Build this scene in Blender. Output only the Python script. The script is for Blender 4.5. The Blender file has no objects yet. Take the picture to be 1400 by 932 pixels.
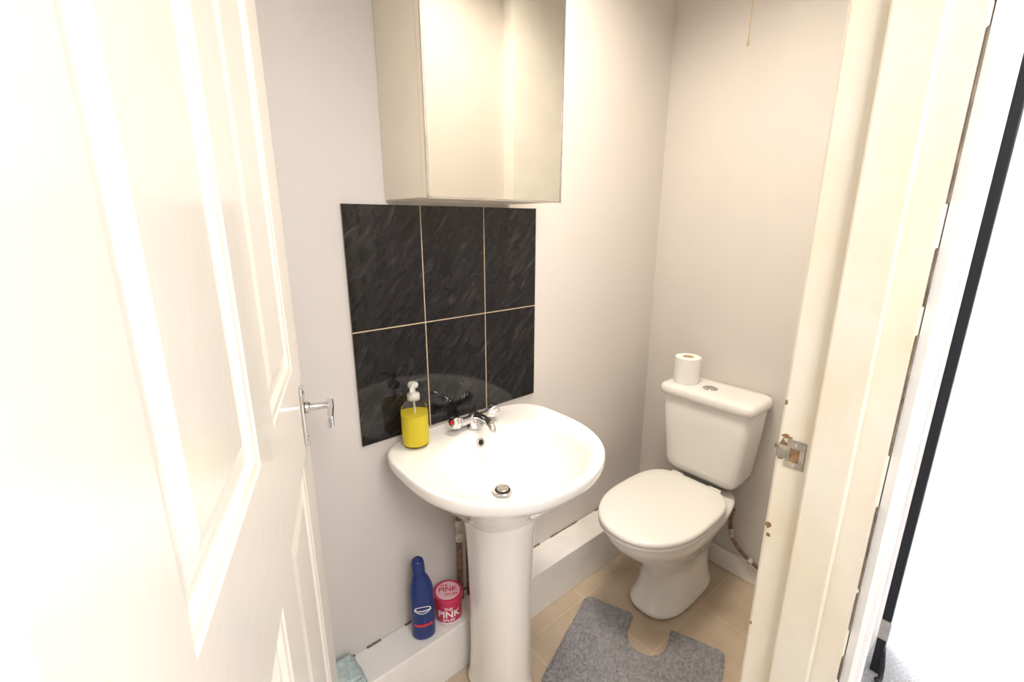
import bpy, bmesh, math, random
from mathutils import Vector, Matrix
random.seed(7)
C = bpy.context.scene.collection
PI = math.pi
sc = bpy.context.scene
try:
    sc.view_settings.view_transform = 'Standard'
except Exception: pass

# ------------------------------------------------------------ materials
def mat(name, col, rough=0.5, metal=0.0, var=0.0, vscale=6, bump=0.0, bscale=60, trans=0.0, ior=1.45, coat=0.0, spec=0.5):
    m = bpy.data.materials.new(name); m.use_nodes = True
    nt = m.node_tree; p = nt.nodes['Principled BSDF']
    p.inputs['Base Color'].default_value = (*col, 1)
    p.inputs['Roughness'].default_value = rough
    p.inputs['Metallic'].default_value = metal
    p.inputs['Transmission Weight'].default_value = trans
    p.inputs['IOR'].default_value = ior
    p.inputs['Coat Weight'].default_value = coat
    p.inputs['Specular IOR Level'].default_value = spec
    tc = nt.nodes.new('ShaderNodeTexCoord')
    if var > 0:
        n = nt.nodes.new('ShaderNodeTexNoise'); n.inputs['Scale'].default_value = vscale; n.inputs['Detail'].default_value = 5
        nt.links.new(tc.outputs['Object'], n.inputs['Vector'])
        r = nt.nodes.new('ShaderNodeValToRGB')
        r.color_ramp.elements[0].position = .3; r.color_ramp.elements[1].position = .7
        r.color_ramp.elements[0].color = (*[c*(1-var) for c in col], 1)
        r.color_ramp.elements[1].color = (*[min(1, c*(1+var)) for c in col], 1)
        nt.links.new(n.outputs['Fac'], r.inputs['Fac']); nt.links.new(r.outputs['Color'], p.inputs['Base Color'])
    if bump > 0:
        n2 = nt.nodes.new('ShaderNodeTexNoise'); n2.inputs['Scale'].default_value = bscale; n2.inputs['Detail'].default_value = 4
        nt.links.new(tc.outputs['Object'], n2.inputs['Vector'])
        b = nt.nodes.new('ShaderNodeBump'); b.inputs['Strength'].default_value = bump; b.inputs['Distance'].default_value = 0.01
        nt.links.new(n2.outputs['Fac'], b.inputs['Height']); nt.links.new(b.outputs['Normal'], p.inputs['Normal'])
    return m

M = {}
M['wall'] = mat('wall_paint', (.67, .63, .60), .55, var=.02, vscale=3, bump=.06, bscale=220)
M['wallhall'] = mat('hall_paint', (.8, .79, .77), .6, bump=.05, bscale=200)
M['ceiling'] = mat('ceiling_paint', (.85, .84, .82), .7, bump=.05)
M['door'] = mat('gloss_door_paint', (.83, .79, .725), .24, bump=.05, bscale=35, coat=.3)
M['white'] = mat('white_gloss_trim', (.84, .82, .79), .35, var=.04, vscale=12, bump=.05, bscale=50)
M['ceramic'] = mat('white_ceramic', (.86, .84, .81), .08, coat=.5)
M['plastic'] = mat('white_plastic', (.86, .84, .81), .22)
M['chrome'] = mat('chrome', (.75, .75, .76), .1, metal=1)
M['steel'] = mat('brushed_steel', (.6, .58, .55), .3, metal=1, var=.1, vscale=40)
M['keep'] = mat('tarnished_steel', (.45, .42, .38), .32, metal=1, var=.3, vscale=60, bump=.2, bscale=90)
M['mirror'] = mat('mirror_glass', (.80, .785, .73), .01, metal=1)
M['board'] = mat('cream_board', (.84, .77, .66), .4, var=.04, vscale=9)
M['dark'] = mat('dark_hole', (.015, .013, .012), .6)
M['shadowgap'] = mat('dirty_gap', (.20, .16, .12), .9, var=.5, vscale=50)
M['grout'] = mat('tile_grout', (.68, .53, .36), .8, var=.1, vscale=60)
M['black'] = mat('black_metal', (.012, .013, .018), .3)
M['blue'] = mat('blue_bottle_plastic', (.012, .035, .17), .25)
M['red'] = mat('red_plastic', (.62, .03, .06), .3)
M['pink'] = mat('pink_label', (.55, .035, .095), .35)
M['pale'] = mat('pale_pink_label', (.80, .50, .54), .4)
M['print'] = mat('white_print', (.9, .88, .88), .4)
M['skyprint'] = mat('light_blue_print', (.25, .5, .8), .4)
M['paper'] = mat('tissue_paper', (.88, .86, .84), .9, bump=.2, bscale=120)
M['card'] = mat('cardboard', (.5, .38, .26), .9)
M['copper'] = mat('corroded_copper', (.24, .16, .11), .6, metal=.3, var=.5, vscale=45, bump=.4, bscale=90)
M['pipewhite'] = mat('grimy_white_plastic', (.60, .55, .48), .5, var=.25, vscale=50)
M['cord'] = mat('cord', (.40, .31, .21), .7)
M['cloth'] = mat('pale_blue_cloth', (.50, .60, .61), .9, var=.25, vscale=70, bump=.6, bscale=160)
M['wood'] = mat('bare_wood', (.30, .18, .09), .8, var=.4, vscale=60)
M['clear'] = mat('clear_plastic', (.98, .98, .96), .03, trans=1.0, ior=1.15)
M['liquid'] = mat('yellow_soap', (1.0, .83, .07), .06, trans=.35, ior=1.15)
M['pump'] = mat('translucent_pump', (.88, .86, .82), .25, trans=.4)
M['carpet'] = mat('grey_carpet', (.46, .46, .49), .95, var=.25, vscale=150, bump=.6, bscale=260)
M['matgrey'] = mat('grey_pile', (.375, .37, .39), .95, var=.25, vscale=90, bump=.8, bscale=300)

def jamb_material():
    m = mat('old_cream_gloss', (.84, .78, .66), .3, bump=.10, bscale=40)
    nt = m.node_tree; p = nt.nodes['Principled BSDF']
    tc = nt.nodes.new('ShaderNodeTexCoord')
    mp = nt.nodes.new('ShaderNodeMapping'); mp.inputs['Scale'].default_value = (1, 1, .45)
    n = nt.nodes.new('ShaderNodeTexNoise'); n.inputs['Scale'].default_value = 14; n.inputs['Detail'].default_value = 6
    nt.links.new(tc.outputs['Object'], mp.inputs['Vector']); nt.links.new(mp.outputs['Vector'], n.inputs['Vector'])
    r = nt.nodes.new('ShaderNodeValToRGB')
    e = r.color_ramp.elements
    e[0].position = .30; e[0].color = (.84, .75, .59, 1)
    e[1].position = .60; e[1].color = (.88, .82, .71, 1)
    nt.links.new(n.outputs['Fac'], r.inputs['Fac']); nt.links.new(r.outputs['Color'], p.inputs['Base Color'])
    return m
M['jamb'] = jamb_material()

def tile_black():
    m = mat('black_marble_tile', (.01, .01, .01), .05, bump=.01, bscale=20)
    nt = m.node_tree; p = nt.nodes['Principled BSDF']
    tc = nt.nodes.new('ShaderNodeTexCoord')
    m1 = nt.nodes.new('ShaderNodeMapping'); m1.inputs['Rotation'].default_value = (0, math.radians(52), 0)
    mp = nt.nodes.new('ShaderNodeMapping'); mp.inputs['Scale'].default_value = (7, 7, 26)
    n = nt.nodes.new('ShaderNodeTexNoise'); n.inputs['Scale'].default_value = 1.8; n.inputs['Detail'].default_value = 8; n.inputs['Roughness'].default_value = .62; n.inputs['Distortion'].default_value = .9
    nt.links.new(tc.outputs['Object'], m1.inputs['Vector']); nt.links.new(m1.outputs['Vector'], mp.inputs['Vector']); nt.links.new(mp.outputs['Vector'], n.inputs['Vector'])
    r = nt.nodes.new('ShaderNodeValToRGB'); e = r.color_ramp.elements
    e[0].position = .42; e[0].color = (.007, .007, .009, 1)
    e[1].position = .82; e[1].color = (.085, .082, .083, 1)
    x = e.new(.60); x.color = (.019, .0185, .021, 1)
    nt.links.new(n.outputs['Fac'], r.inputs['Fac']); nt.links.new(r.outputs['Color'], p.inputs['Base Color'])
    return m
M['tile'] = tile_black()

def floor_mat():
    m = mat('beige_floor_tiles', (.4, .3, .2), .25)
    nt = m.node_tree; p = nt.nodes['Principled BSDF']
    tc = nt.nodes.new('ShaderNodeTexCoord')
    b = nt.nodes.new('ShaderNodeTexBrick'); b.offset = 0; b.squash = 1
    b.inputs['Scale'].default_value = 1; b.inputs['Brick Width'].default_value = .30; b.inputs['Row Height'].default_value = .30
    b.inputs['Mortar Size'].default_value = .002; b.inputs['Mortar Smooth'].default_value = .3
    b.inputs['Color1'].default_value = (.62, .505, .385, 1); b.inputs['Color2'].default_value = (.59, .48, .365, 1); b.inputs['Mortar'].default_value = (.70, .60, .49, 1)
    mp = nt.nodes.new('ShaderNodeMapping'); mp.inputs['Location'].default_value = (.07, .17, 0)
    nt.links.new(tc.outputs['Object'], mp.inputs['Vector']); nt.links.new(mp.outputs['Vector'], b.inputs['Vector'])
    n = nt.nodes.new('ShaderNodeTexNoise'); n.inputs['Scale'].default_value = 7; n.inputs['Detail'].default_value = 8
    nt.links.new(tc.outputs['Object'], n.inputs['Vector'])
    r = nt.nodes.new('ShaderNodeValToRGB'); r.color_ramp.elements[0].color = (.80, .78, .76, 1); r.color_ramp.elements[1].color = (1.0, 1.0, 1.0, 1)
    r.color_ramp.elements[0].position = .3; r.color_ramp.elements[1].position = .65
    nt.links.new(n.outputs['Fac'], r.inputs['Fac'])
    mx = nt.nodes.new('ShaderNodeMixRGB'); mx.blend_type = 'MULTIPLY'; mx.inputs[0].default_value = 1
    nt.links.new(b.outputs['Color'], mx.inputs[1]); nt.links.new(r.outputs['Color'], mx.inputs[2]); nt.links.new(mx.outputs[0], p.inputs['Base Color'])
    return m
M['floor'] = floor_mat()

# ------------------------------------------------------------ helpers
def obj(name, bm, m, parent=None, smooth=False, bevel=0, subsurf=0, segs=2):
    bmesh.ops.recalc_face_normals(bm, faces=bm.faces)
    me = bpy.data.meshes.new(name); bm.to_mesh(me); bm.free()
    me.materials.append(m)
    o = bpy.data.objects.new(name, me); C.objects.link(o)
    if smooth:
        for p in me.polygons: p.use_smooth = True
    if bevel:
        b = o.modifiers.new('bevel', 'BEVEL'); b.width = bevel; b.segments = segs; b.limit_method = 'ANGLE'; b.angle_limit = math.radians(40)
        for p in me.polygons: p.use_smooth = False
    if subsurf:
        s = o.modifiers.new('sub', 'SUBSURF'); s.levels = subsurf; s.render_levels = subsurf
    if parent: o.parent = parent
    return o
def box(bm, a, b):
    x0, y0, z0 = a; x1, y1, z1 = b
    v = [bm.verts.new(p) for p in [(x0,y0,z0),(x1,y0,z0),(x1,y1,z0),(x0,y1,z0),(x0,y0,z1),(x1,y0,z1),(x1,y1,z1),(x0,y1,z1)]]
    for f in [(0,3,2,1),(4,5,6,7),(0,1,5,4),(1,2,6,5),(2,3,7,6),(3,0,4,7)]: bm.faces.new([v[i] for i in f])
    return bm
def loft(bm, rings, cap0=True, cap1=True):
    vs = [[bm.verts.new(p) for p in r] for r in rings]
    n = len(vs[0])
    for a, b in zip(vs, vs[1:]):
        for i in range(n):
            bm.faces.new((a[i], a[(i+1) % n], b[(i+1) % n], b[i]))
    if cap0: bm.faces.new(vs[0][::-1])
    if cap1: bm.faces.new(vs[-1])
    return bm
def lathe(bm, prof, c=(0,0,0), n=32, cap0=True, cap1=True):
    rings = [[(c[0]+r*math.cos(2*PI*i/n), c[1]+r*math.sin(2*PI*i/n), c[2]+z) for i in range(n)] for r, z in prof]
    return loft(bm, rings, cap0, cap1)
def axis_lathe(bm, prof, c, d, n=28):
    d = Vector(d).normalized(); q = d.to_track_quat('Z', 'Y'); c = Vector(c)
    rings = [[c + q @ Vector((r*math.cos(2*PI*i/n), r*math.sin(2*PI*i/n), z)) for i in range(n)] for r, z in prof]
    return loft(bm, rings)
def smooth_path(pts, k=6):
    P = [Vector(p) for p in pts]; out = []
    for i in range(len(P)-1):
        p0 = P[max(i-1, 0)]; p1 = P[i]; p2 = P[i+1]; p3 = P[min(i+2, len(P)-1)]
        for j in range(k):
            t = j/k
            out.append(.5*((2*p1)+(-p0+p2)*t+(2*p0-5*p1+4*p2-p3)*t*t+(-p0+3*p1-3*p2+p3)*t**3))
    out.append(P[-1]); return out
def tube(bm, pts, r, n=14, k=6, flat=(1,1)):
    P = smooth_path(pts, k) if k > 1 else [Vector(p) for p in pts]
    rings = []; up = None
    m = len(P)
    for i, p in enumerate(P):
        d = (P[min(i+1, m-1)]-P[max(i-1, 0)]).normalized()
        if up is None: up = Vector((0,0,1)) if abs(d.z) < .9 else Vector((1,0,0))
        a = (up - d*up.dot(d)).normalized(); b = d.cross(a); up = a
        rr = r(i/(m-1)) if callable(r) else r
        rings.append([p + a*rr*flat[0]*math.cos(2*PI*j/n) + b*rr*flat[1]*math.sin(2*PI*j/n) for j in range(n)])
    return loft(bm, rings)
def sgn(v, e): return math.copysign(abs(v)**e, v)
def egg(cx, cy, ax0, ax1, ay0, ay1, n0x, n1x, z, N=48):
    out = []
    for i in range(N):
        t = 2*PI*i/N; c, s = math.cos(t), math.sin(t)
        ex = n1x if c > 0 else n0x
        out.append((cx + sgn(c, 2/ex)*(ax1 if c > 0 else ax0), cy + sgn(s, 2/ex)*(ay1 if s > 0 else ay0), z))
    return out
def eggy(cx, cy, ax, ay0, ay1, n0, n1, z, N=64):
    out = []
    for i in range(N):
        t = 2*PI*i/N; c, s = math.cos(t), math.sin(t)
        ex = n1 if s > 0 else n0
        out.append((cx + sgn(c, 2/ex)*ax, cy + sgn(s, 2/ex)*(ay1 if s > 0 else ay0), z))
    return out
def tag(o, label, cat, group=None):
    o['label'] = label; o['category'] = cat
    if group: o['group'] = group
    return o
def empty(name, loc, label, cat, rz=0, group=None):
    o = bpy.data.objects.new(name, None); C.objects.link(o); o.location = loc; o.rotation_euler = (0,0,rz)
    o.empty_display_size = .05
    return tag(o, label, cat, group)
def local(o_list, root):
    inv = (Matrix.Translation(root.location) @ Matrix.Rotation(root.rotation_euler.z, 4, 'Z')).inverted()
    for o in o_list: o.data.transform(inv)
def struct(name, bm, m, label=None, **k):
    o = obj(name, bm, m, **k); o['kind'] = 'structure'
    if label: o['label'] = label
    return o
def text_mesh(s, size):
    cu = bpy.data.curves.new('t', 'FONT'); cu.body = s; cu.size = size; cu.align_x = 'CENTER'; cu.align_y = 'CENTER'; cu.offset = size*.02
    cu.resolution_u = 3
    o = bpy.data.objects.new('t', cu); C.objects.link(o)
    bpy.context.view_layer.update()
    dg = bpy.context.evaluated_depsgraph_get()
    me = bpy.data.meshes.new_from_object(o.evaluated_get(dg))
    bpy.data.objects.remove(o)
    bm = bmesh.new(); bm.from_mesh(me); bpy.data.meshes.remove(me)
    return bm
def wrap_text(bm, R, ang, z, c=(0,0), sx=1):
    for v in bm.verts:
        a = ang + v.co.x*sx/R
        v.co = Vector((c[0]+R*math.cos(a), c[1]+R*math.sin(a), z+v.co.y))
    return bm

# ------------------------------------------------------------ camera
CX, CY, CZ = 0, -1.09, 1.38
cam = bpy.data.cameras.new('Camera'); co = bpy.data.objects.new('Camera', cam); C.objects.link(co)
co.location = (CX, CY, CZ); co.rotation_euler = (math.radians(90-14.57), 0, math.radians(-40))
cam.sensor_fit = 'HORIZONTAL'; cam.sensor_width = 36; cam.lens = 16.02; cam.clip_start = .01
sc.camera = co

# ------------------------------------------------------------ setting
H = 2.38
XE = 2.75
struct('floor', box(bmesh.new(), (-.32,-.93,-.1), (1.8,.1,0)), M['floor'], 'beige square floor tiles in the toilet room')
struct('floor_hall', box(bmesh.new(), (-1.6,-2.3,-.1), (XE+.1,-.93,0)), M['carpet'], 'grey carpet in the hall outside')
struct('floor_hall_far', box(bmesh.new(), (1.8,-.93,-.1), (XE+.1,.9,0)), M['carpet'], 'grey carpet beyond the hall')
struct('wall_back', box(bmesh.new(), (-.32,0,0), (1.8,.1,H)), M['wall'], 'pale painted wall behind the basin')
struct('wall_right', box(bmesh.new(), (1.70,-.93,0), (1.80,0,H)), M['wall'], 'pale painted wall behind the toilet')
struct('wall_left', box(bmesh.new(), (-.32,-.86,0), (-.22,0,H)), M['wall'])
fr = bmesh.new(); box(fr, (.775,-.93,0), (1.70,-.86,H)); box(fr, (-.32,-.93,0), (-.135,-.86,H)); box(fr, (-.135,-.93,2.03), (.775,-.86,H))
struct('wall_front', fr, M['wall'])
struct('added_mirror_edge_boxing', box(bmesh.new(), (1.24,-.8598,0), (1.70,-.80,H)), M['white'])  # unseen boxing added so the mirror reflects a vertical tone edge
struct('ceiling', box(bmesh.new(), (-.32,-.93,H), (1.8,.1,H+.1)), M['ceiling'])
struct('ceiling_hall', box(bmesh.new(), (-1.6,-2.3,H), (XE+.1,-.93,H+.1)), M['ceiling'])
struct('ceiling_hall_far', box(bmesh.new(), (1.8,-.93,H), (XE+.1,.9,H+.1)), M['ceiling'])
struct('wall_hall_near', box(bmesh.new(), (-1.6,-2.4,0), (XE+.1,-2.3,H)), M['wallhall'])
struct('wall_hall_left', box(bmesh.new(), (-1.7,-2.4,0), (-1.6,-.86,H)), M['wallhall'])
struct('wall_hall_back', box(bmesh.new(), (-1.6,-.93,0), (-.32,-.86,H)), M['wallhall'])
struct('wall_hall_end', box(bmesh.new(), (XE,-2.3,0), (XE+.1,.9,H)), M['wallhall'], 'bright white wall at the end of the hall')
struct('wall_hall_far_back', box(bmesh.new(), (1.8,.9,0), (XE+.1,1.0,H)), M['wallhall'])

# boxed-in pipes along back wall
struct('trim_1', box(bmesh.new(), (-.22,-.112,0), (1.70,-.0005,.176)), M['white'], 'white boxed-in ledge along the foot of the back wall', bevel=.003)
cb = bmesh.new()
x = -.1
while x < 1.66:
    w = random.uniform(.02, .07)
    if random.random() < .55: box(cb, (x, -.004-random.uniform(0,.003), .1755), (x+w, -.0004, .177+random.uniform(0,.003)))
    x += w
struct('trim_2', cb, M['shadowgap'], 'cracked dirty sealant line above the ledge')
bb = bmesh.new(); box(bb, (1.682,-.80,0), (1.6995,-.1125,.085))
struct('baseboard_right', bb, M['white'], 'low white skirting board behind the toilet', bevel=.005)

# right door lining, stop, architraves
jb = bmesh.new(); box(jb, (.74,-.992,0), (.775,-.859,2.03)); box(jb, (-.135,-.992,0), (-.095,-.859,2.03)); box(jb, (-.095,-.992,1.995), (.74,-.859,2.03))
struct('trim_3', jb, M['jamb'], 'old cream gloss door lining with chipped paint', bevel=.003)
st = bmesh.new(); box(st, (.727,-.958,0), (.74,-.905,1.995)); box(st, (-.095,-.992,0), (-.085,-.95,1.995)); box(st, (-.085,-.958,1.98), (.727,-.92,1.995))
struct('trim_4', st, M['jamb'], 'cream door stop bead', bevel=.003)
ar = bmesh.new()
prof = [(0,0),(0,-.010),(.006,-.014),(.016,-.014),(.020,-.010),(.026,-.010),(.032,-.018),(.062,-.018),(.068,-.012),(.072,0)]
def arch(bm, x0, y0, z0, z1, s=1):
    loft(bm, [[(x0+s*px, y0+py, z) for px, py in prof] for z in (z0, z1)])
arch(ar, .747, -.9935, 0, 2.05); arch(ar, -.102, -.9935, 0, 2.05, -1)
box(ar, (.755,-.9934,0), (.815,-.931,2.05)); box(ar, (-.17,-.9934,0), (-.136,-.931,2.05)); box(ar, (-.17,-1.008,2.035), (.819,-.931,2.09))
struct('trim_5', ar, M['white'], 'white moulded architrave on the hall side of the doorway')
ar2 = bmesh.new(); box(ar2, (.778,-.8598,0), (.84,-.846,2.06))
struct('trim_6', ar2, M['white'], bevel=.003)
gp = bmesh.new(); z = .05
while z < 1.99:
    l = random.uniform(.04,.22); w = random.uniform(.0002, .0007); box(gp, (.7394,-.9929-w,z), (.7465,-.9918,min(z+l, 2.0))); z += l+random.uniform(.006,.09)
struct('trim_7', gp, M['shadowgap'], 'broken dark crack between door lining and architrave')
ch = bmesh.new()
for (yy, zz, sy, sz) in [(-.8612,1.115,.0025,.005),(-.863,.90,.005,.007),(-.866,.882,.003,.004),(-.868,1.060,.009,.004),(-.866,1.035,.007,.020),(-.861,.70,.002,.004)]:
    n = 13; ring = []
    for i in range(n):
        a = 2*PI*i/n; k = random.uniform(.6, 1.15)
        ring.append((.7395, yy+sy*k*math.cos(a), zz+sz*k*math.sin(a)))
    loft(ch, [ring, [(.7403,p[1],p[2]) for p in ring]])
struct('trim_8', ch, M['wood'], 'paint chips showing bare wood on the door lining')

# strike plate
sp = empty('strike_plate', (.74,-.885,1.035), 'tarnished metal latch strike plate set in the chipped cream door lining', 'strike plate')
s1 = bmesh.new()
for a, b in [((.7375,-.898,1.012),(.7393,-.872,1.022)), ((.7375,-.898,1.044),(.7393,-.872,1.058)), ((.7375,-.898,1.0215),(.7393,-.890,1.0445)), ((.7375,-.878,1.0215),(.7393,-.872,1.0445))]: box(s1, a, b)
s2 = box(bmesh.new(), (.7388,-.8905,1.021), (.7397,-.8775,1.045))
s3 = box(bmesh.new(), (.7368,-.873,1.024), (.7386,-.859,1.046)); tube(s3, [(.7375,-.861,1.035),(.741,-.856,1.035),(.747,-.854,1.035)], .0022, flat=(4,1))
parts = [obj('plate', s1, M['keep'], sp, bevel=.0008), obj('latch_hole', s2, M['wood'], sp), obj('lip', s3, M['keep'], sp)]
for zz in (1.017, 1.051):
    parts.append(obj('screw', axis_lathe(bmesh.new(), [(.0032,0),(.0032,.001),(.002,.0015)], (.7375,-.885,zz), (-1,0,0), 12), M['steel'], sp))
local(parts, sp)

# ------------------------------------------------------------ panelled door
DW, DH = .82, 1.985
d = bmesh.new()
xs = [0, .108, .350, .450, .695, DW]; zs = [.008, .22, .94, 1.125, 1.76, 1.83, 1.90, DH]
pan = {(1,1),(3,1),(1,3),(3,3)}
for i in range(5):
    for j in range(7):
        x0, x1, z0, z1 = xs[i], xs[i+1], zs[j], zs[j+1]
        for side in (0, 1):
            yb = 0 if side == 0 else .035; s = 1 if side == 0 else -1
            if (i, j) in pan:
                rings = []
                for ins, dep in [(0,0),(.004,.002),(.011,.003),(.019,.008),(.028,.008),(.050,.003),(.052,.003)]:
                    rings.append([(x0+ins,yb+s*dep,z0+ins),(x1-ins,yb+s*dep,z0+ins),(x1-ins,yb+s*dep,z1-ins),(x0+ins,yb+s*dep,z1-ins)])
                loft(d, rings, cap0=False)
            else:
                d.faces.new([d.verts.new(p) for p in [(x0,yb,z0),(x1,yb,z0),(x1,yb,z1),(x0,yb,z1)]])
z0, z1 = zs[0], zs[-1]
for q in [[(0,0,z0),(0,.035,z0),(0,.035,z1),(0,0,z1)], [(DW,0,z0),(DW,.035,z0),(DW,.035,z1),(DW,0,z1)], [(0,0,z0),(DW,0,z0),(DW,.035,z0),(0,.035,z0)], [(0,0,z1),(DW,0,z1),(DW,.035,z1),(0,.035,z1)]]:
    d.faces.new([d.verts.new(p) for p in q])
bmesh.ops.remove_doubles(d, verts=d.verts, dist=.0004)
door = obj('door_1', d, M['door']); door['kind'] = 'structure'; door['label'] = 'white gloss panelled door standing open on the left'
door.location = (-.0425,-.904,0); door.rotation_euler = (0,0,math.radians(70))
hx = DW-.052
hb = bmesh.new(); box(hb, (hx-.018,-.006,.950), (hx+.018,-.0002,1.070))
hp = obj('door_handle', hb, M['chrome'], door, bevel=.003)
hl = bmesh.new(); axis_lathe(hl, [(.012,0),(.012,.006),(.0075,.010),(.007,.046)], (hx,-.006,1.026), (0,-1,0), 20)
pr_ = []
for xx, yy, zc_, hh in [(hx+.010,-.050,1.026,.009),(hx+.006,-.053,1.026,.010),(hx-.03,-.055,1.025,.010),(hx-.07,-.054,1.020,.012),(hx-.078,-.053,1.019,.011)]:
    pr_.append([(xx,yy-.0055,zc_-hh),(xx,yy+.0055,zc_-hh),(xx,yy+.0055,zc_+hh),(xx,yy-.0055,zc_+hh)])
loft(hl, pr_)
obj('lever', hl, M['chrome'], hp, bevel=.002)
for zz in (.962, 1.058): 
    obj('screw', axis_lathe(bmesh.new(), [(.004,0),(.004,.001),(.0025,.0018)], (hx,-.006,zz), (0,-1,0), 12), M['chrome'], hp)

# ------------------------------------------------------------ splashback tiles
X0, Z0, TW, TH = .398, .812, .2025, .305
gb = bmesh.new(); box(gb, (X0+.0005,-.0076,Z0+.0005), (X0+3*TW-.0005,-.0003,Z0+2*TH-.0005))
struct('trim_9', gb, M['grout'], 'tan grout bed behind the black wall tiles')
lab = [['black marbled wall tile directly behind the soap bottle','black marbled wall tile directly behind the tap','black marbled wall tile above the right back rim of the basin'],
       ['black marbled wall tile, upper row, nearest the open door','black marbled wall tile, upper row, between two others','black marbled wall tile, upper row, nearest the toilet']]
for r in range(2):
    for c in range(3):
        l = 0 if c == 0 else .0014; rr_ = 0 if c == 2 else .0014; bo_ = 0 if r == 0 else .0014; t_ = 0 if r == 1 else .0014
        t = box(bmesh.new(), (X0+c*TW+l,-.0085,Z0+r*TH+bo_), (X0+(c+1)*TW-rr_,-.0048,Z0+(r+1)*TH-t_))
        o = obj('wall_tile', t, M['tile'], bevel=.0006); tag(o, lab[r][c], 'tile', 'black splashback tiles above the basin')

# ------------------------------------------------------------ mirror cabinet
cab = empty('mirror_cabinet', (.70,0,1.438), 'cream wall cabinet with a mirrored door above the black tiles', 'cabinet')
xl, xr, yd, zb, zt = .510, .905, -.210, 1.4315, 2.06
b1 = box(bmesh.new(), (xl,yd+.022,zb), (xr,-.0005,zt))
b2 = box(bmesh.new(), (xl-.002,yd+.002,zb-.001), (xr+.001,yd+.0195,zt))
b3 = box(bmesh.new(), (xl+.003,yd,zb+.002), (xr-.003,yd+.0018,zt-.003))
b4 = bmesh.new(); box(b4, (xl-.0025,yd-.001,zb-.002), (xr+.0015,yd+.003,zb+.0015)); box(b4, (xr-.003,yd-.001,zb), (xr+.0015,yd+.003,zt)); box(b4, (xl-.0025,yd-.001,zb), (xl+.003,yd+.003,zt))
pb = obj('body', b1, M['board'], cab, bevel=.002); pd = obj('door', b2, M['board'], cab, bevel=.001)
pm = obj('mirror', b3, M['mirror'], pd); pf = obj('door_edging', b4, M['steel'], pd)
local([pb, pd, pm, pf], cab)

# ------------------------------------------------------------ basin and pedestal
bx, by = .697, -.2
ba = empty('washbasin', (.70,-.2,0), 'white ceramic pedestal washbasin with one tap hole under black tiles', 'washbasin')
rings = []
def ir(a, bf, bbk, cy, cx, z): rings.append(eggy(cx, cy, a, bf, bbk, 2.15, 2.3, z))
ir(.022,.022,.022,-.222,.695,.652)
ir(.026,.026,.026,-.222,.695,.660)
ir(.070,.065,.050,-.230,.696,.667)
ir(.125,.110,.085,-.245,.698,.688)
ir(.165,.140,.125,-.26,.70,.722)
ir(.186,.155,.150,-.27,.70,.757)
ir(.196,.163,.160,-.275,.70,.782)
ir(.204,.170,.168,-.278,.70,.793)
ir(.212,.178,.174,-.280,.70,.797)
def orr(k, z, n1=4.2, back=None, fr=None):
    a = .273*k; f = .283*k if fr is None else fr; bk = .197*k if back is None else back
    rings.append(eggy(bx, by, a, f, bk, 2.2, n1, z))
orr(.93,.799,3.4,.188)
orr(.975,.804,4.0,.194)
orr(.995,.802,4.2,.1965)
orr(1.0,.792,4.2,.1975)
orr(.995,.775,4.2,.1975)
orr(.965,.762,4.0,.1975)
orr(.89,.745,3.6,.195)
orr(.75,.705,3.0,.185)
orr(.56,.655,2.6,.16)
orr(.40,.60,2.3,.11)
orr(.31,.575,2.2,.09)
bo = obj('basin', loft(bmesh.new(), rings, True, True), M['ceramic'], ba, smooth=True, subsurf=1)
pr = []
for z, a, f, bk in [(0,.088,.100,.095),(.015,.088,.100,.095),(.035,.083,.095,.09),(.10,.079,.091,.08),(.30,.079,.090,.078),(.50,.083,.095,.08),(.60,.090,.104,.085),(.655,.104,.120,.09)]:
    pr.append(eggy(.688, -.222, a, f, bk, 2.1, 4, z, 48))
pe = obj('pedestal', loft(bmesh.new(), pr), M['ceramic'], ba, smooth=True, subsurf=1)
w = lathe(bmesh.new(), [(.027,.0),(.029,.0015),(.028,.0035),(.023,.004),(.0205,.002),(.020,-.004)], (.695,-.222,.6655), 32)
wa = obj('waste_ring', w, M['chrome'], ba, smooth=True)
wp = obj('plug', lathe(bmesh.new(), [(.0155,.0),(.0165,.003),(.0155,.006),(.010,.0065),(.009,.0055),(.0,.0055)], (.695,-.222,.668), 28), M['keep'], wa, smooth=True)
wd = obj('drain_hole', lathe(bmesh.new(), [(.0203,0),(.0203,.0012)], (.695,-.222,.6682), 28), M['dark'], wa)
dirn = Vector((0,-.93,.38))
ov = obj('overflow_ring', axis_lathe(bmesh.new(), [(.013,-.004),(.013,.002),(.011,.004),(.008,.002)], (.697,-.1195,.770), dirn), M['steel'], ba, smooth=True)
oh = obj('overflow_hole', axis_lathe(bmesh.new(), [(.0075,.001),(.0075,.0030)], (.697,-.1195,.770), dirn), M['dark'], ov)
local([bo, pe, wa, wp, wd, ov, oh], ba)

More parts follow.
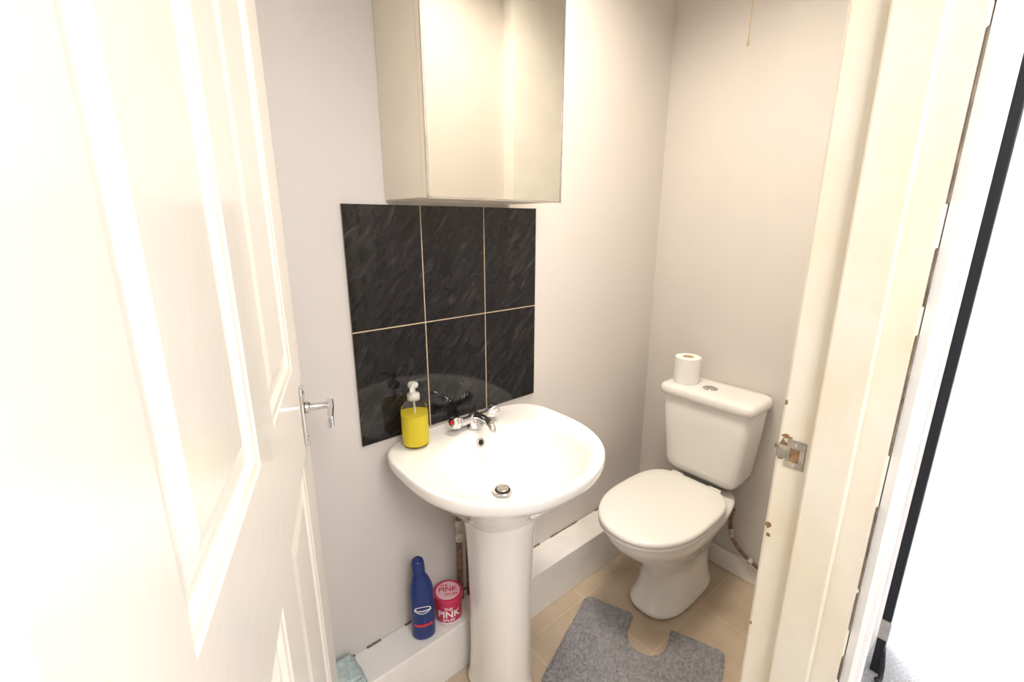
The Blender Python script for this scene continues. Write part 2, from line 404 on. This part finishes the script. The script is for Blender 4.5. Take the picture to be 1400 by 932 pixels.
# tap
tx, ty, tz = .710, -.072, .7992
ta = empty('mixer_tap', (tx,ty,tz), 'chrome two-handle mixer tap on the back of the basin', 'tap')
t1 = lathe(bmesh.new(), [(.025,0),(.025,.006),(.019,.010),(.018,.034),(.015,.042),(.008,.045),(.001,.046)], (tx,ty,tz), 28)
tube(t1, [(tx-.048,ty,tz+.026),(tx,ty,tz+.025),(tx+.048,ty,tz+.026)], .012, 16)
pa = obj('body', t1, M['chrome'], ta, smooth=True)
t2 = tube(bmesh.new(), [(tx,ty-.005,tz+.032),(tx-.004,ty-.04,tz+.043),(tx-.008,ty-.075,tz+.045),(tx-.011,ty-.100,tz+.036),(tx-.012,ty-.106,tz+.022)], lambda t: .0115-.002*t, 16)
pb2 = obj('spout', t2, M['chrome'], ta, smooth=True)
hs = [pa, pb2]
for s in (-1, 1):
    hbm = bmesh.new()
    dv = Vector((s*1.0, -.18, .32))
    c0 = (tx+s*.044, ty, tz+.026)
    n = 32; q = dv.normalized().to_track_quat('Z','Y'); rg = []
    for r0, zz, fl in [(.011,0,0),(.0125,.006,0),(.0165,.011,.0018),(.0175,.020,.0022),(.017,.034,.0022),(.014,.040,.001),(.010,.041,0)]:
        rg.append([Vector(c0)+q@Vector(((r0+fl*math.cos(6*2*PI*i/n))*math.cos(2*PI*i/n), (r0+fl*math.cos(6*2*PI*i/n))*math.sin(2*PI*i/n), zz)) for i in range(n)])
    loft(hbm, rg)
    ho = obj('handle', hbm, M['chrome'], ta, smooth=True)
    cp = obj('indicator_cap', axis_lathe(bmesh.new(), [(.0065,.0405),(.0065,.0415),(.005,.042)], c0, dv, 20), M['red'] if s < 0 else M['blue'], ho)
    cp['label'] = 'red hot-water cap' if s < 0 else 'blue cold-water cap'
    hs += [ho, cp]
local(hs, ta)

# soap bottle
sx, sy, sz = .522, -.066, .8035
so = empty('soap_dispenser', (sx,sy,sz), 'clear pump bottle of yellow hand soap on the basin corner', 'soap bottle')
bt = obj('bottle', lathe(bmesh.new(), [(.030,0),(.0345,.003),(.0355,.010),(.0355,.095),(.033,.108),(.022,.120),(.014,.126),(.0135,.134)], (0,0,0), 40), M['clear'], so, smooth=True)
lq = obj('liquid_soap', lathe(bmesh.new(), [(.029,.003),(.0335,.006),(.0342,.012),(.0342,.088)], (0,0,0), 40), M['liquid'], bt, smooth=False)
pu = bmesh.new()
lathe(pu, [(.0165,.128),(.0165,.143),(.013,.146),(.006,.147),(.006,.160),(.013,.162),(.014,.170),(.010,.175),(.002,.176)], (0,0,0), 28)
tube(pu, [(0,0,.170),(-.010,-.016,.171),(-.020,-.030,.167),(-.022,-.033,.160)], .005, 10)
obj('pump', pu, M['pump'], so, smooth=True)
obj('dip_tube', tube(bmesh.new(), [(0,0,.13),(.004,.002,.06),(.010,.004,.015)], .0025, 8), M['pump'], so, smooth=True)

# under-basin pipework
wpipe = empty('basin_pipework', (.675,-.04,.176), 'corroded copper pipes running down behind the basin pedestal', 'pipes')
o1 = obj('copper_pipe', tube(bmesh.new(), [(.673,-.025,.178),(.673,-.025,.36),(.674,-.030,.50),(.68,-.05,.62)], .0095, 12), M['copper'], wpipe, smooth=True)
o2 = obj('copper_pipe', tube(bmesh.new(), [(.705,-.028,.178),(.705,-.028,.38),(.705,-.035,.52),(.70,-.05,.62)], .0085, 12), M['copper'], wpipe, smooth=True)
vv = bmesh.new(); lathe(vv, [(.013,0),(.015,.006),(.015,.02),(.011,.026),(.011,.05),(.015,.056),(.015,.07),(.012,.076)], (.673,-.027,.40), 8)
axis_lathe(vv, [(.006,0),(.006,.022),(.010,.024),(.010,.03)], (.673,-.027,.438), (-.6,-1,0), 12)
o3 = obj('valve', vv, M['pipewhite'], wpipe)
local([o1,o2,o3], wpipe)

# ------------------------------------------------------------ toilet
TY = -.352
to = empty('toilet', (1.38,TY,0), 'white close-coupled toilet with closed lid against the right wall', 'toilet')
def pring(x0, x1, w, z, n0=2.2, n1=3.5, cx=None):
    cx = (x0*.55+x1*.45) if cx is None else cx
    return egg(cx, TY, cx-x0, x1-cx, w, w, n0, n1, z, 56)
pr = [pring(1.232,1.62,.104,0,2.6), pring(1.230,1.62,.105,.012,2.6), pring(1.242,1.61,.096,.035,2.4), pring(1.262,1.60,.084,.09,2.3), pring(1.262,1.60,.080,.15,2.2),
      pring(1.235,1.60,.088,.205,2.2), pring(1.175,1.60,.118,.26,2.1), pring(1.115,1.61,.142,.31,2.1), pring(1.078,1.62,.158,.35,2.1), pring(1.066,1.63,.163,.378,2.1), pring(1.064,1.64,.163,.392,2.1), pring(1.075,1.64,.157,.398,2.1)]
tp = [obj('pan', loft(bmesh.new(), pr), M['ceramic'], to, smooth=True, subsurf=1)]
def lidring(k, z, x0=1.046, x1=1.530, w=.172):
    cx = 1.285
    return egg(cx, TY, (cx-x0)*k, (x1-cx)*k, w*k, w*k, 2.15, 3.6, z, 64)
tp.append(obj('seat', loft(bmesh.new(), [lidring(.965,.398), lidring(.99,.401), lidring(.99,.410), lidring(.97,.413)]), M['plastic'], to, smooth=True))
lid = obj('lid', loft(bmesh.new(), [lidring(.975,.4145), lidring(.998,.417), lidring(1,.424), lidring(.99,.431), lidring(.955,.4345), lidring(.80,.4355), lidring(.4,.4365)]), M['plastic'], to, smooth=True)
tp.append(lid)
for s in (-1, 1):
    tp.append(obj('hinge', tube(bmesh.new(), [(1.535,TY+s*.075-.022,.418),(1.535,TY+s*.075+.022,.418)], .011, 14, 1), M['plastic'], to, smooth=True))
def cring(x0, x1, w, z, n=7): 
    cx = (x0+x1)/2; return egg(cx, TY, (x1-x0)/2, (x1-x0)/2, w, w, n, n, z, 64)
cr = [cring(1.60,1.69,.10,.395), cring(1.56,1.695,.125,.43), cring(1.543,1.697,.139,.448), cring(1.538,1.698,.145,.47), cring(1.528,1.698,.161,.62), cring(1.522,1.698,.169,.738), cring(1.524,1.698,.167,.742)]
tp.append(obj('cistern', loft(bmesh.new(), cr), M['ceramic'], to, smooth=True))
cl = [cring(1.520,1.698,.171,.7425), cring(1.510,1.6985,.180,.746), cring(1.508,1.6985,.182,.756), cring(1.509,1.6985,.181,.771), cring(1.516,1.697,.174,.779), cring(1.53,1.69,.16,.7815), cring(1.56,1.66,.10,.7825)]
cl_o = obj('cistern_lid', loft(bmesh.new(), cl), M['ceramic'], to, smooth=True); tp.append(cl_o)
bc = (1.590,TY+.010,.7815)
br = obj('flush_button_ring', lathe(bmesh.new(), [(.027,0),(.027,.003),(.024,.0045),(.021,.003)], bc, 32), M['chrome'], cl_o, smooth=True)
bf = obj('flush_button', lathe(bmesh.new(), [(.020,.001),(.020,.004),(.0185,.005),(.001,.005)], bc, 32), M['chrome'], cl_o, smooth=True)
bs = obj('flush_button_split', box(bmesh.new(), (bc[0]-.0005,bc[1]-.0185,bc[2]+.0045), (bc[0]+.0005,bc[1]+.0185,bc[2]+.0054)), M['dark'], cl_o)
tp += [br, bf, bs]
for s in (-1, 1): tp.append(obj('floor_bolt', lathe(bmesh.new(), [(.008,0),(.008,.004),(.004,.006)], (1.50,TY+s*.095,.026), 14), M['plastic'], to, smooth=True))
local(tp, to)
sup = empty('toilet_supply_pipe', (1.67,-.51,.1), 'grimy supply pipe above the skirting board to the right of the toilet', 'pipe')
q1 = obj('pipe', tube(bmesh.new(), [(1.699,-.440,.275),(1.682,-.442,.262),(1.673,-.446,.225),(1.670,-.458,.175),(1.668,-.50,.130),(1.668,-.575,.098)], .0075, 12), M['copper'], sup, smooth=True)
v2 = axis_lathe(bmesh.new(), [(.009,0),(.012,.004),(.012,.013),(.009,.016),(.009,.022),(.011,.026),(.011,.034)], (1.671,-.450,.205), (0,-.25,-1), 8)
q2 = obj('coupling', v2, M['pipewhite'], sup)
v3 = axis_lathe(bmesh.new(), [(.009,0),(.012,.004),(.012,.018),(.009,.022)], (1.668,-.528,.116), (0,-1,-.4), 8)
q3 = obj('coupling', v3, M['steel'], sup)
local([q1,q2,q3], sup)

# toilet roll
rx, ry, rz = 1.597, -.240, .7828
ro = empty('toilet_roll', (rx,ry,rz), 'white toilet roll standing on the cistern lid', 'toilet roll')
rb = bmesh.new(); nn = 40
lathe(rb, [(.0455,.0),(.047,.002),(.047,.098),(.0455,.100),(.021,.100),(.0205,.098),(.0205,.03)], (0,0,0), nn)
obj('paper', rb, M['paper'], ro, smooth=False)
ti = bmesh.new(); lathe(ti, [(.0202,.03),(.0202,.0995),(.019,.0995),(.019,.032)], (0,0,0), nn)
obj('cardboard_tube', ti, M['card'], ro, smooth=True)
ta2 = bmesh.new()
a0 = math.radians(-140); loft(ta2, [[((.0475+k)*math.cos(a0+j*.12), (.0475+k)*math.sin(a0+j*.12), z) for z in (.002,.098)] + [((.0483+k)*math.cos(a0+j*.12), (.0483+k)*math.sin(a0+j*.12), z) for z in (.098,.002)] for j, k in [(0,.0005),(1,.0003),(2,.0),(3,-.0006),(4,-.001)]])
obj('loose_sheet', ta2, M['paper'], ro)

# ------------------------------------------------------------ bleach bottle
bl = empty('bleach_bottle', (.512,-.066,.1765), 'tall blue bleach bottle standing on the white ledge', 'bottle')
ang = math.atan2(CY+.066, -.512)
ux, uy = -math.sin(ang), math.cos(ang)
def oval(a, b, z, off=0, N=36):
    return [(ux*(a*math.cos(t)+off)+math.cos(ang)*b*math.sin(t), uy*(a*math.cos(t)+off)+math.sin(ang)*b*math.sin(t), z) for t in [2*PI*i/N for i in range(N)]]
pr = [oval(.030,.022,0), oval(.034,.026,.004), oval(.035,.027,.012), oval(.035,.027,.125), oval(.0345,.0265,.155), oval(.031,.025,.180,-.001), oval(.025,.021,.201,-.003), oval(.0185,.0175,.215,-.005), oval(.0165,.016,.226,-.006)]
bb_o = obj('bottle_body', loft(bmesh.new(), pr), M['blue'], bl, smooth=True)
cp = obj('cap', loft(bmesh.new(), [oval(.0185,.0185,.222,-.006,24), oval(.0195,.0195,.226,-.006,24), oval(.0185,.0185,.254,-.007,24), oval(.016,.016,.263,-.007,24), oval(.011,.011,.2665,-.007,24), oval(.009,.009,.2665,-.007,24), oval(.0085,.0085,.270,-.007,24)]), M['blue'], bl, smooth=True)
def facing(bm, zc, b=.027, a=.035):
    for v in bm.verts:
        xx = v.co.x; yy = b*math.sqrt(max(0, 1-(xx/a)**2))+.0006
        z = v.co.y+zc; k = v.co.z
        v.co = Vector((ux*xx+math.cos(ang)*(yy+k), uy*xx+math.sin(ang)*(yy+k), z))
    return bm
g = bmesh.new(); n = 12
for i in range(n):
    x0 = -.026+.052*i/n; x1 = -.026+.052*(i+1)/n
    g.faces.new([g.verts.new(p) for p in [(x0,-.007,0),(x1,-.007,0),(x1,.002,0),(x0,.002,0)]])
bmesh.ops.remove_doubles(g, verts=g.verts, dist=1e-5)
obj('red_label_band', facing(g, .058), M['red'], bb_o)
g = bmesh.new(); vs = [g.verts.new((.024*math.cos(2*PI*i/28), .013*math.sin(2*PI*i/28), 0)) for i in range(28)]; vs2 = [g.verts.new((.0215*math.cos(2*PI*i/28), .0108*math.sin(2*PI*i/28), 0)) for i in range(28)]
for i in range(28): g.faces.new((vs[i], vs[(i+1)%28], vs2[(i+1)%28], vs2[i]))
obj('label_emblem', facing(g, .110), M['print'], bb_o)
obj('lettering', facing(text_mesh('Domestos', .0118), .108), M['print'], bb_o)

# ------------------------------------------------------------ cleaning paste tub
tb = empty('cleaning_paste_tub', (.606,-.056,.1765), 'pink and white cleaning paste tub beside the blue bleach bottle', 'tub')
ang2 = math.atan2(CY+.06, -.605)
body = obj('tub_body', lathe(bmesh.new(), [(.038,0),(.0405,.002),(.0420,.010),(.0435,.072),(.0435,.076)], (0,0,0), 48), M['pink'], tb, smooth=True)
lidp = obj('lid', lathe(bmesh.new(), [(.0450,.072),(.0460,.074),(.0460,.089),(.0445,.092),(.0420,.0925),(.0415,.0915),(.001,.0915)], (0,0,0), 48), M['pink'], tb, smooth=False)
ld = obj('lid_label', lathe(bmesh.new(), [(.037,.0916),(.037,.0921),(.001,.0921)], (0,0,0), 48), M['pale'], lidp)
def flat_(bm, rot, off, z):
    for v in bm.verts:
        p = Matrix.Rotation(rot, 3, 'Z') @ (Vector((v.co.x, v.co.y, 0)) + Vector((off[0], off[1], 0)))
        v.co = Vector((p.x, p.y, z))
    return bm
rot = ang2 + PI/2
for s, sz_, o in [('THE', .014, (-.012,.021)), ('PINK', .027, (0,.004)), ('STUFF', .015, (.010,-.017))]:
    obj('lettering', flat_(text_mesh(s, sz_), rot, o, .0924), M['pink'], lidp)
for s, sz_, zz in [('THE', .014, .061), ('PINK', .033, .041), ('STUFF', .014, .020)]:
    obj('lettering', wrap_text(text_mesh(s, sz_), .0442, ang2, zz), M['print'], body)
wb = bmesh.new(); N = 14
for i in range(N):
    a0 = ang2-.95+1.9*i/N; a1 = ang2-.95+1.9*(i+1)/N
    wb.faces.new([wb.verts.new((.0424*math.cos(a), .0424*math.sin(a), z)) for a, z in [(a0,.005),(a1,.005),(a1,.010),(a0,.010)]])
obj('label_stripe', wb, M['print'], body)

# ------------------------------------------------------------ folded cloth on the ledge at left
cl = bmesh.new()
for k in range(3):
    x0, x1 = .16+.004*k, .318-.006*k; y0, y1 = -.104+.003*k, -.012
    N = 14; gr = []
    for zz in (0, 1):
        gr.append([[cl.verts.new((x0+(x1-x0)*i/N+random.uniform(-.0015,.0015), y0+(y1-y0)*j/8, .1775+k*.009+zz*.0085+(random.uniform(0,.002) if zz else 0))) for j in range(9)] for i in range(N+1)])
    for i in range(N):
        for j in range(8):
            cl.faces.new((gr[1][i][j], gr[1][i+1][j], gr[1][i+1][j+1], gr[1][i][j+1])); cl.faces.new((gr[0][i][j], gr[0][i][j+1], gr[0][i+1][j+1], gr[0][i+1][j]))
    for i in range(N):
        for j in (0, 8): cl.faces.new((gr[0][i][j], gr[0][i+1][j], gr[1][i+1][j], gr[1][i][j]))
    for j in range(8):
        for i in (0, N): cl.faces.new((gr[0][i][j], gr[0][i][j+1], gr[1][i][j+1], gr[1][i][j]))
tag(obj('folded_cloth', cl, M['cloth'], smooth=True), 'pale blue folded cloth on the ledge by the open door', 'cloth')

# ------------------------------------------------------------ bath mat
A = Vector((1.140,-.172)); U = Vector((.347,-.938)); V = Vector((-.938,-.347))
step = .0048; LU, LV = .485, .40
def inside(u, v):
    r = .03
    if u < 0 or v < 0 or u > LU or v > LV: return False
    for cu, cv in [(r,r),(LU-r,r),(r,LV-r),(LU-r,LV-r)]:
        if (u < r if cu == r else u > LU-r) and (v < r if cv == r else v > LV-r):
            if (u-cu)**2+(v-cv)**2 > r*r: return False
    if abs(u-.245) < .066 and v < .085: return False
    if (u-.245)**2+(v-.075)**2 < .066**2: return False
    return True
m_ = bmesh.new(); gv = {}
nu, nv = int(LU/step)+1, int(LV/step)+1
def gvx(i, j):
    if (i, j) not in gv:
        u, v = i*step, j*step
        edge = min([1] + [k/3 for k in (1, 2) if not all(inside(u+a*k*step, v+b*k*step) for a, b in ((1,0),(-1,0),(0,1),(0,-1)))])
        h = (.010 + random.uniform(0, .0055)) * (.45+.55*edge)
        p = A + U*(u+random.uniform(-1,1)*.0017) + V*(v+random.uniform(-1,1)*.0017)
        gv[(i, j)] = m_.verts.new((p.x, p.y, h+.002))
    return gv[(i, j)]
for i in range(nu):
    for j in range(nv):
        if inside((i+.5)*step, (j+.5)*step): m_.faces.new((gvx(i,j), gvx(i+1,j), gvx(i+1,j+1), gvx(i,j+1)))
be = [e for e in m_.edges if len(e.link_faces) == 1]
ex = bmesh.ops.extrude_edge_only(m_, edges=be)
for v in [g for g in ex['geom'] if isinstance(g, bmesh.types.BMVert)]: v.co.z = .0005
tag(obj('bath_mat', m_, M['matgrey']), 'grey tufted pedestal mat with a notch in front of the toilet', 'bath mat')

# ------------------------------------------------------------ pull cord
pc = empty('pull_cord', (1.55,-.353,H), 'thin beige light-switch pull cord hanging in front of the right wall', 'pull cord')
obj('cord', tube(bmesh.new(), [(0,0,-.03),(.001,0,-.25),(0,0,-.47)], .002, 8), M['cord'], pc)
obj('ceiling_switch', lathe(bmesh.new(), [(.04,0),(.04,-.015),(.03,-.03),(.006,-.032)], (0,0,-.0005), 24), M['plastic'], pc, smooth=True)
obj('cord_end', lathe(bmesh.new(), [(.0025,-.466),(.0035,-.470),(.0035,-.480),(.002,-.483)], (0,0,0), 10), M['cord'], pc)

# ------------------------------------------------------------ black post in hall
bp = empty('black_post', (1.622,-.957,0), 'slim black upright post on the grey hall carpet outside the doorway', 'post')
obj('upright', box(bmesh.new(), (-.013,-.012,.0), (.013,.011,2.2)), M['black'], bp, bevel=.003)
obj('foot', tube(bmesh.new(), [(0,-.006,.10),(-.016,-.016,.05),(-.034,-.02,.014),(-.058,-.02,.008),(-.069,-.016,.03)], .007, 12), M['black'], bp, smooth=True)
obj('bracket', box(bmesh.new(), (-.017,-.015,.13), (.016,.0112,.20)), M['steel'], bp, bevel=.003)

# ------------------------------------------------------------ light
def area(name, loc, target, size, power, col, spread=None):
    l = bpy.data.lights.new(name, 'AREA'); l.energy = power; l.color = col; l.size = size
    if spread: l.spread = math.radians(spread)
    o = bpy.data.objects.new(name, l); C.objects.link(o); o.location = loc
    o.rotation_euler = (Vector(target)-Vector(loc)).to_track_quat('-Z', 'Y').to_euler()
    return o
area('room_light', (.90,-.45,2.34), (1.0,-.40,0), .4, 14, (1,.90,.76), 140)
area('hall_light', (.1,-1.85,2.1), (.8,-.5,.5), .6, 24, (1,.96,.94))
area('hall_end_daylight_fill', (2.35,-.35,2.3), (2.45,-.75,0), .6, 120, (.96,.98,1))  # added lamp, overexposes the end wall in place of daylight
wd_ = bpy.data.worlds.new('World'); sc.world = wd_; wd_.use_nodes = True
wd_.node_tree.nodes['Background'].inputs[0].default_value = (.9,.92,1,1); wd_.node_tree.nodes['Background'].inputs[1].default_value = .3
